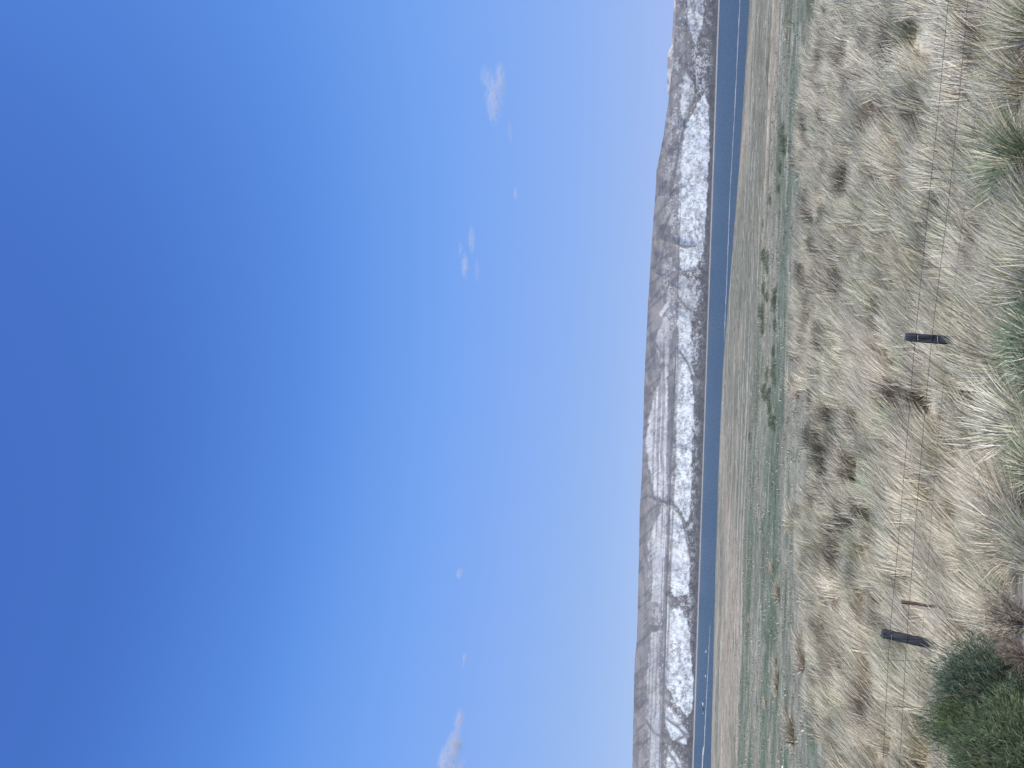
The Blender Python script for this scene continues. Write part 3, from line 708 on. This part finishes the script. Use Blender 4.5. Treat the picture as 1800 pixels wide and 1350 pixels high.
bark = vcol_mat('twig_bark', .9, .15)

def green_shrub(px, py, w, h, nl, seed, label, pal):
    p = at(px, py); root = empty('green_shrub', (p.x, p.y, p.z - .03)); tag(root, label, 'shrub')
    V, Q, T, K = leafy('x', nl, w, w * .8, h, .055, pal, seed)
    V2, Q2, T2, K2 = leafy('x', nl // 3, w * .55, w * .5, h * 1.12, .05, [(.13, .16, .06), (.10, .15, .065)], seed + 9)
    V2 = V2 + np.array([-w * .25, -.1, .02])
    V, Q, T, K = join([(V, Q, T, K), (V2, Q2, T2, K2)])
    mesh_np('foliage', V, [Q, T], K, leaf_mat, root)
    V, Q, K = twigs(40, h * 1.05, .9, (.1, 0), .004, [(.16, .13, .10), (.25, .22, .18)], seed + 1)
    mesh_np('stems', V, Q, K, bark, root)
    return root
DKG = [(.075, .12, .085), (.10, .15, .10), (.05, .085, .06), (.15, .19, .12), (.24, .25, .17)]
green_shrub(1788, 1245, .56, .62, 34000, 71, 'rounded dark green fine-leaved shrub filling the lower right corner of the picture', DKG)
green_shrub(1803, 1350, .48, .46, 20000, 75, 'yellow-green fine-leaved shrub cut by the lower right corner of the picture beside the dark one', [(.12, .165, .085), (.085, .125, .07), (.18, .21, .11)])

def special(px, py, label, nb, h, pal, mix, seed, base=.18, tip=.4, lean=LEAN, width=.007, name='grass_tussock', s=1.3, kink=.03):
    p = at(px, py); V, Q, T, K = tuft(nb, h, seed, pal, mix, width, base, tip, lean, 4, True, kink)
    o = mesh_np(name, V * s, [Q, T], K, g_blade); o.location = (p.x, p.y, p.z - .03)
    return tag(o, label, 'tussock')
special(1800, 285, 'coarse dark-green tussock with black heart fanning from the right edge of the picture', 650, .52, GREEN + OLIVE, (STRAW, .22), 401, tip=.45, lean=(.15, .1), width=.008)
special(1812, 600, 'fresh green grass clump on the right edge near the upper post', 900, .26, [(.12, .18, .10), (.09, .15, .085), (.17, .22, .13)], (STRAW, .2), 402, base=.3, tip=.3, lean=(.25, .1), kink=.06)
special(1812, 665, 'green clump with a few bent straws just under the fresh green one', 500, .26, [(.12, .18, .11), (.10, .15, .09)], (STRAW, .4), 403, s=.9, base=.25, tip=.35, kink=.07)
special(1812, 815, 'mixed green and straw clump at the middle of the right edge of the picture', 700, .36, [(.13, .2, .10), (.2, .27, .14)], (STRAW, .55), 404, s=.9, base=.25, tip=.35, kink=.05)
special(1800, 745, 'bright broad-bladed pale tussock over a dark foot at the right edge', 300, .52, [(.84, .80, .64), (.7, .65, .5)], (OLIVE, .45), 405, base=.15, tip=.3, lean=(.3, .3), width=.011)
special(1790, 90, 'yellow-olive tussock in the upper right corner of the picture', 600, .48, [(.42, .38, .2), (.34, .33, .18), (.5, .45, .28)], (OLIVE, .4), 406, tip=.38)
special(1795, 470, 'olive and straw clump between the dark fan and the fresh green clump', 600, .45, STRAW, (OLIVE, .55), 407, tip=.4)
special(1700, 112, 'straw tussock with dark green heart crossed by the wires near the top', 600, .46, OLIVE, (GREEN + STRAW, .5), 408, base=.16, tip=.3)
special(1520, 425, 'tussock with an open black heart behind the fence, pale gap at its foot', 420, .60, DEAD + OLIVE, (STRAW, .55), 409, base=.22, tip=.30, width=.009)
special(1795, 940, 'olive-brown tussock on the right edge above the dead twiggy shrub', 600, .48, OLIVE + DEAD, (STRAW, .4), 410, tip=.4)
special(1768, 1168, 'olive tussock growing into the upper side of the dark green shrub', 520, .42, OLIVE, (STRAW, .4), 411, tip=.3)
special(1742, 1300, 'olive tussock growing into the left side of the dark green shrub', 520, .40, OLIVE + GREEN, (STRAW, .4), 412, tip=.3)
# dead twiggy shrub
p = at(1798, 1095); root = empty('dead_shrub', (p.x, p.y, p.z - .03)); tag(root, 'leafless rusty-brown twiggy shrub between the dark green shrub and the straw stand', 'shrub')
V, Q, K = twigs(120, .38, .95, (.25, .05), .0032, [(.15, .125, .10), (.09, .078, .065), (.26, .22, .17), (.46, .41, .33)], 90, .16, 4); mesh_np('twigs', V, Q, K, bark, root)
V, Q, K = twigs(9, .50, .8, (.35, .1), .0055, [(.5, .45, .36), (.42, .35, .27)], 93, .10, 1); mesh_np('dry_stalks', V, Q, K, bark, root)
p = at(1803, 1160); root = empty('dead_shrub', (p.x, p.y, p.z - .03)); tag(root, 'smaller brown twiggy shrub hard against the dark green shrub', 'shrub')
V, Q, K = twigs(120, .26, 1.0, (.2, .05), .003, [(.15, .125, .10), (.09, .078, .065), (.28, .23, .18)], 95, .18, 4); mesh_np('twigs', V, Q, K, bark, root)

# ------------------------------------------------------------------ white stone and pale stones on the ground
def stone(px, py, size, label, colr, seed, group=None, name='stone'):
    import bmesh
    p = at(px, py); bm = bmesh.new(); bmesh.ops.create_icosphere(bm, subdivisions=3, radius=1)
    for v in bm.verts:
        q = 1 + .5 * (float(fbm(np.array([v.co.x * 1.4 + seed]), np.array([v.co.y * 1.4 + v.co.z]), seed, 3)[0]) - .5)
        v.co = Vector((v.co.x * size * q, v.co.y * size * .7 * q, v.co.z * size * .38 * q))
    me = bpy.data.meshes.new(name); bm.to_mesh(me); bm.free(); me.materials.append(colr)
    o = bpy.data.objects.new(name, me); C.objects.link(o); o.location = (p.x, p.y, p.z + size * .12); o.rotation_euler = (0, 0, seed)
    return tag(o, label, 'stone', group)
m, nt, n, l, b = material('pale_stone'); b.inputs['Base Color'].default_value = (.72, .70, .67, 1); b.inputs['Roughness'].default_value = .9
nz = n.new('ShaderNodeTexNoise'); nz.inputs['Scale'].default_value = 12; mr = n.new('ShaderNodeMapRange'); mr.inputs[3].default_value = .5; mr.inputs[4].default_value = .9
l.new(nz.outputs[0], mr.inputs[0]); l.new(mr.outputs[0], b.inputs['Base Color'])
pst = m
stone(1420, 1137, .15, 'white stone lying at the edge between the straw stand and the meadow', pst, 3)
for i, (px, py, s) in enumerate([(1493, 540, .09), (1512, 60, .09), (1376, 1350, .11)]):
    stone(px, py, s, ['pale stone half sunk among the tussocks above the first post', 'pale stone in the stand near the picture top edge', 'pale stone on the meadow at the picture bottom edge'][i], pst, 7 + i)

# ------------------------------------------------------------------ wire fence
m, nt, n, l, b = material('post_wood'); b.inputs['Roughness'].default_value = .85; b.inputs['Specular IOR Level'].default_value = .25
tc = n.new('ShaderNodeTexCoord'); mp = n.new('ShaderNodeMapping'); mp.inputs['Scale'].default_value = (1, 1, .09); l.new(tc.outputs['Object'], mp.inputs[0])
nz = n.new('ShaderNodeTexNoise'); nz.inputs['Scale'].default_value = 60; nz.inputs['Detail'].default_value = 6; l.new(mp.outputs[0], nz.inputs[0])
cr = n.new('ShaderNodeValToRGB'); cr.color_ramp.elements[0].position = .35; cr.color_ramp.elements[0].color = (.018, .020, .024, 1); cr.color_ramp.elements[1].position = .75; cr.color_ramp.elements[1].color = (.11, .115, .13, 1)
l.new(nz.outputs[0], cr.inputs[0]); l.new(cr.outputs[0], b.inputs['Base Color'])
bp = n.new('ShaderNodeBump'); bp.inputs['Distance'].default_value = .01; l.new(nz.outputs[0], bp.inputs['Height']); l.new(bp.outputs[0], b.inputs['Normal'])
wood = m
m, nt, n, l, b = material('rusty_stake'); b.inputs['Roughness'].default_value = .9
nz = n.new('ShaderNodeTexNoise'); nz.inputs['Scale'].default_value = 40; cr = n.new('ShaderNodeValToRGB')
cr.color_ramp.elements[0].color = (.03, .022, .02, 1); cr.color_ramp.elements[1].color = (.22, .13, .095, 1); cr.color_ramp.elements[0].position = .35; cr.color_ramp.elements[1].position = .65
l.new(nz.outputs[0], cr.inputs[0]); l.new(cr.outputs[0], b.inputs['Base Color']); rust = m
m, nt, n, l, b = material('wire_steel'); b.inputs['Base Color'].default_value = (.06, .06, .065, 1); b.inputs['Metallic'].default_value = .3; b.inputs['Roughness'].default_value = .6; steel = m
m, nt, n, l, b = material('tie_steel'); b.inputs['Base Color'].default_value = (.5, .52, .55, 1); b.inputs['Metallic'].default_value = .6; b.inputs['Roughness'].default_value = .45; tie_m = m

fence = empty('wire_fence', (.6, 10.0, zg(.6, 10.0)))
tag(fence, 'low wire fence with dark weathered posts running through the straw-coloured grass', 'fence')
def child(o):
    o.parent = fence; o.matrix_parent_inverse = Matrix.Translation(-Vector(fence.location)); return o
def tube_mesh(name, P, rad, mat, ns=6):
    V = []; Q = []
    for k in range(len(P)):
        t = (P[min(k + 1, len(P) - 1)] - P[max(k - 1, 0)]).normalized(); u_ = t.orthogonal().normalized(); v_ = t.cross(u_)
        rr_ = rad if not callable(rad) else rad(k / (len(P) - 1))
        for j in range(ns):
            an = 2 * math.pi * j / ns; V.append(P[k] + (u_ * math.cos(an) + v_ * math.sin(an)) * rr_)
    for k in range(len(P) - 1):
        for j in range(ns): Q.append((k * ns + j, k * ns + (j + 1) % ns, (k + 1) * ns + (j + 1) % ns, (k + 1) * ns + j))
    return mesh_np(name, np.array([list(v) for v in V]), np.array(Q), None, mat, smooth=True)

def post(top_px, bot_px, w, d, seed, label, extra=.55):
    """squared weathered post whose two ends were seen at these positions"""
    A = on_plane(*top_px); B = on_plane(*bot_px); ax = (B - A).normalized(); B = A + ax * ((B - A).length + extra)
    X = Vector((1, -.16, 0)).normalized(); X = (X - ax * X.dot(ax)).normalized(); Yv = ax.cross(X)
    r = np.random.default_rng(seed); V = []; ring = []
    cs = [(-.5, -.38), (-.38, -.5), (.38, -.5), (.5, -.38), (.5, .38), (.38, .5), (-.38, .5), (-.5, .38)]
    N = 26
    for k in range(N + 1):
        t = k / N; c = A.lerp(B, t); bw = Vector((math.sin(t * 5 + seed) * .006, 0, 0))
        tp = 1 if k > 0 else .93
        for j, (a, b_) in enumerate(cs):
            q = tp * (1 + r.normal(0, .018)) * (1 - .10 * (j in (1, 2)) * (abs(t - .32) < .2))
            V.append(c + bw + X * a * w * q + Yv * b_ * d * q + ax * (r.normal(0, .006) if k == 0 else 0))
    Q = [(k * 8 + j, k * 8 + (j + 1) % 8, (k + 1) * 8 + (j + 1) % 8, (k + 1) * 8 + j) for k in range(N) for j in range(8)]
    V.append(A - ax * .004); c0 = len(V) - 1
    T = np.array([(j, c0, (j + 1) % 8) for j in range(8)])
    o = mesh_np('post', np.array([list(v) for v in V]), [np.array(Q), T], None, wood)
    if label: o['label'] = label
    return child(o), A, ax, Yv
def ties(P, A, ax, Yv, us, w):
    for u_ in us:
        c = A + ax * u_; k = []
        for j in range(13):
            an = 2 * math.pi * j / 12; X = Vector((1, -.16, 0)).normalized()
            k.append(c + X * math.cos(an) * w * .56 + Yv * math.sin(an) * w * .5 + ax * .004 * math.sin(j * 2))
        t_ = tube_mesh('wire_tie', k, .0028, tie_m); t_.parent = P; t_.matrix_parent_inverse = (Matrix.Translation(Vector(fence.location)) @ P.matrix_parent_inverse).inverted() if False else Matrix.Identity(4)
        t_.location = (0, 0, 0)
P1, A1, x1, yv1 = post((1592.5, 592), (1650, 596), .098, .085, 3, 'dark square post, the upper of the two in the picture')
P2, A2, x2, yv2 = post((1550.5, 1114), (1606, 1125), .100, .085, 8, 'dark leaning post, the lower of the two in the picture')
ties(P1, A1, x1, yv1, (.118, .33), .1); ties(P2, A2, x2, yv2, (.10,), .1)
# posts of the same fence beyond the picture's edges
post((1640, -75), (1705, -74), .098, .085, 5, None); post((1536, 1560), (1590, 1574), .1, .085, 6, None)
# thin rusty stake
A = on_plane(1585, 1058.5); B = on_plane(1653, 1067); dv = (B - A)
stk = tube_mesh('stake', [A + dv * (k / 12) * 1.6 + Vector((math.sin(k * .9) * .005, 0, 0)) for k in range(13)], lambda t: .024 if t < .12 else .021 - .008 * t, rust, 7)
stk['label'] = 'thin rusty leaning stake beside the lower post'; child(stk)
W1 = [(1676, -120), (1665, 0), (1648, 190), (1632, 340), (1607, 592), (1590, 800), (1574, 990), (1562, 1114), (1556, 1230), (1550, 1350), (1540, 1560)]
W2 = [(1712, -120), (1699, 0), (1682, 190), (1667, 340), (1636, 592), (1617, 800), (1602, 990), (1592, 1116), (1586, 1230), (1579, 1350), (1569, 1565)]
W3 = [(1747, -120), (1733, 0), (1714, 190), (1696, 340), (1664, 592), (1644, 800), (1629, 990), (1619, 1118), (1612, 1230), (1605, 1350), (1594, 1570)]
wires = []
for wv in (W1, W2, W3):
    K_ = np.array(wv, float); yy = np.linspace(K_[0, 1], K_[-1, 1], 90); xx = np.interp(yy, K_[:, 1], K_[:, 0])
    for _ in range(3): xx[1:-1] = (xx[:-2] + xx[1:-1] * 2 + xx[2:]) / 4
    P = [on_plane(a, b_) - Vector((0, .05, 0)) for a, b_ in zip(xx, yy)]
    child(tube_mesh('wire', P, .0027 if wv is not W3 else .0015, steel, 5)); wires.append((yy, xx))
# wire droppers that tie the strands together
for py in (876, 1157, 1238, 300, 470):
    a = on_plane(float(np.interp(py, *wires[0])) - 3, py); b_ = on_plane(float(np.interp(py, *wires[2])) + 4, py + 3)
    child(tube_mesh('dropper', [a.lerp(b_, k / 5) - Vector((0, .055, 0)) for k in range(6)], .0026, steel, 5))

# ------------------------------------------------------------------ white waterbirds on the lake
m, nt, n, l, b = material('white_feathers'); b.inputs['Base Color'].default_value = (.86, .87, .88, 1); b.inputs['Roughness'].default_value = .7; feather = m
m, nt, n, l, b = material('dark_feathers'); b.inputs['Base Color'].default_value = (.02, .02, .025, 1); b.inputs['Roughness'].default_value = .6; darkf = m
def bird(px, py, L, heading, label, dark_neck=False):
    L *= .8
    import bmesh
    dx, dy, dz = [float(v) for v in ray(px, py)]; t = -EYE / dz
    # one continuous body: an oval hull with raised tail, drawn-out S neck and head
    secs = [(-.52, .20, .01, .01), (-.42, .17, .07, .05), (-.25, .13, .17, .13), (0, .11, .21, .16), (.22, .12, .18, .14), (.36, .17, .10, .10),
            (.42, .27, .055, .055), (.41, .40, .04, .045), (.39, .52, .036, .04), (.41, .61, .04, .045), (.47, .645, .05, .05), (.54, .64, .035, .035), (.60, .625, .018, .014), (.66, .615, .006, .006)]
    V = []; ns = 12
    for i, (x, z, a, c) in enumerate(secs):
        x0, z0 = secs[max(i - 1, 0)][:2]; x1_, z1_ = secs[min(i + 1, len(secs) - 1)][:2]; tx, tz = x1_ - x0, z1_ - z0; q = math.hypot(tx, tz); tx /= q; tz /= q
        for j in range(ns):
            an = 2 * math.pi * j / ns; V.append(((x - tz * c * math.sin(an)) * L, a * math.cos(an) * L, (z + tx * c * math.sin(an)) * L))
    Q = [(k * ns + j, k * ns + (j + 1) % ns, (k + 1) * ns + (j + 1) % ns, (k + 1) * ns + j) for k in range(len(secs) - 1) for j in range(ns)]
    o = mesh_np('waterbird', np.array(V), np.array(Q), None, darkf if dark_neck else feather, smooth=True)
    o.location = (dx * t, dy * t, -.01); o.rotation_euler = (0, 0, heading)
    tag(o, label, 'bird')
    for s in (-1, 1):
        wv = []
        for i, (x, a, c) in enumerate([(-.5, .01, .02), (-.3, .05, .08), (0, .07, .11), (.22, .03, .05), (.27, .004, .01)]):
            for j in range(8):
                an = 2 * math.pi * j / 8; wv.append((x * L, (s * .16 + a * math.cos(an)) * L, (.18 + c * math.sin(an)) * L))
        Q = [(k * 8 + j, k * 8 + (j + 1) % 8, (k + 1) * 8 + (j + 1) % 8, (k + 1) * 8 + j) for k in range(4) for j in range(8)]
        mesh_np('wing', np.array(wv), np.array(Q), None, darkf if dark_neck else feather, o, smooth=True)
    return o
bird(1242, 1145, 2.0, R(175), 'white waterbird floating out in the lake, uppermost in the picture')
bird(1240.8, 1189, 1.5, R(10), 'lone white waterbird, middle one of the white birds on the lake')
bird(1236.5, 1238, 2.5, R(5), 'largest-looking white waterbird, beside a dark one near the gravel spit')
bird(1237, 1247, 2.0, R(10), 'dark waterbird between two white ones on the lake', True)
bird(1236.5, 1254, 1.2, R(180), 'small white waterbird, lowest in the picture')
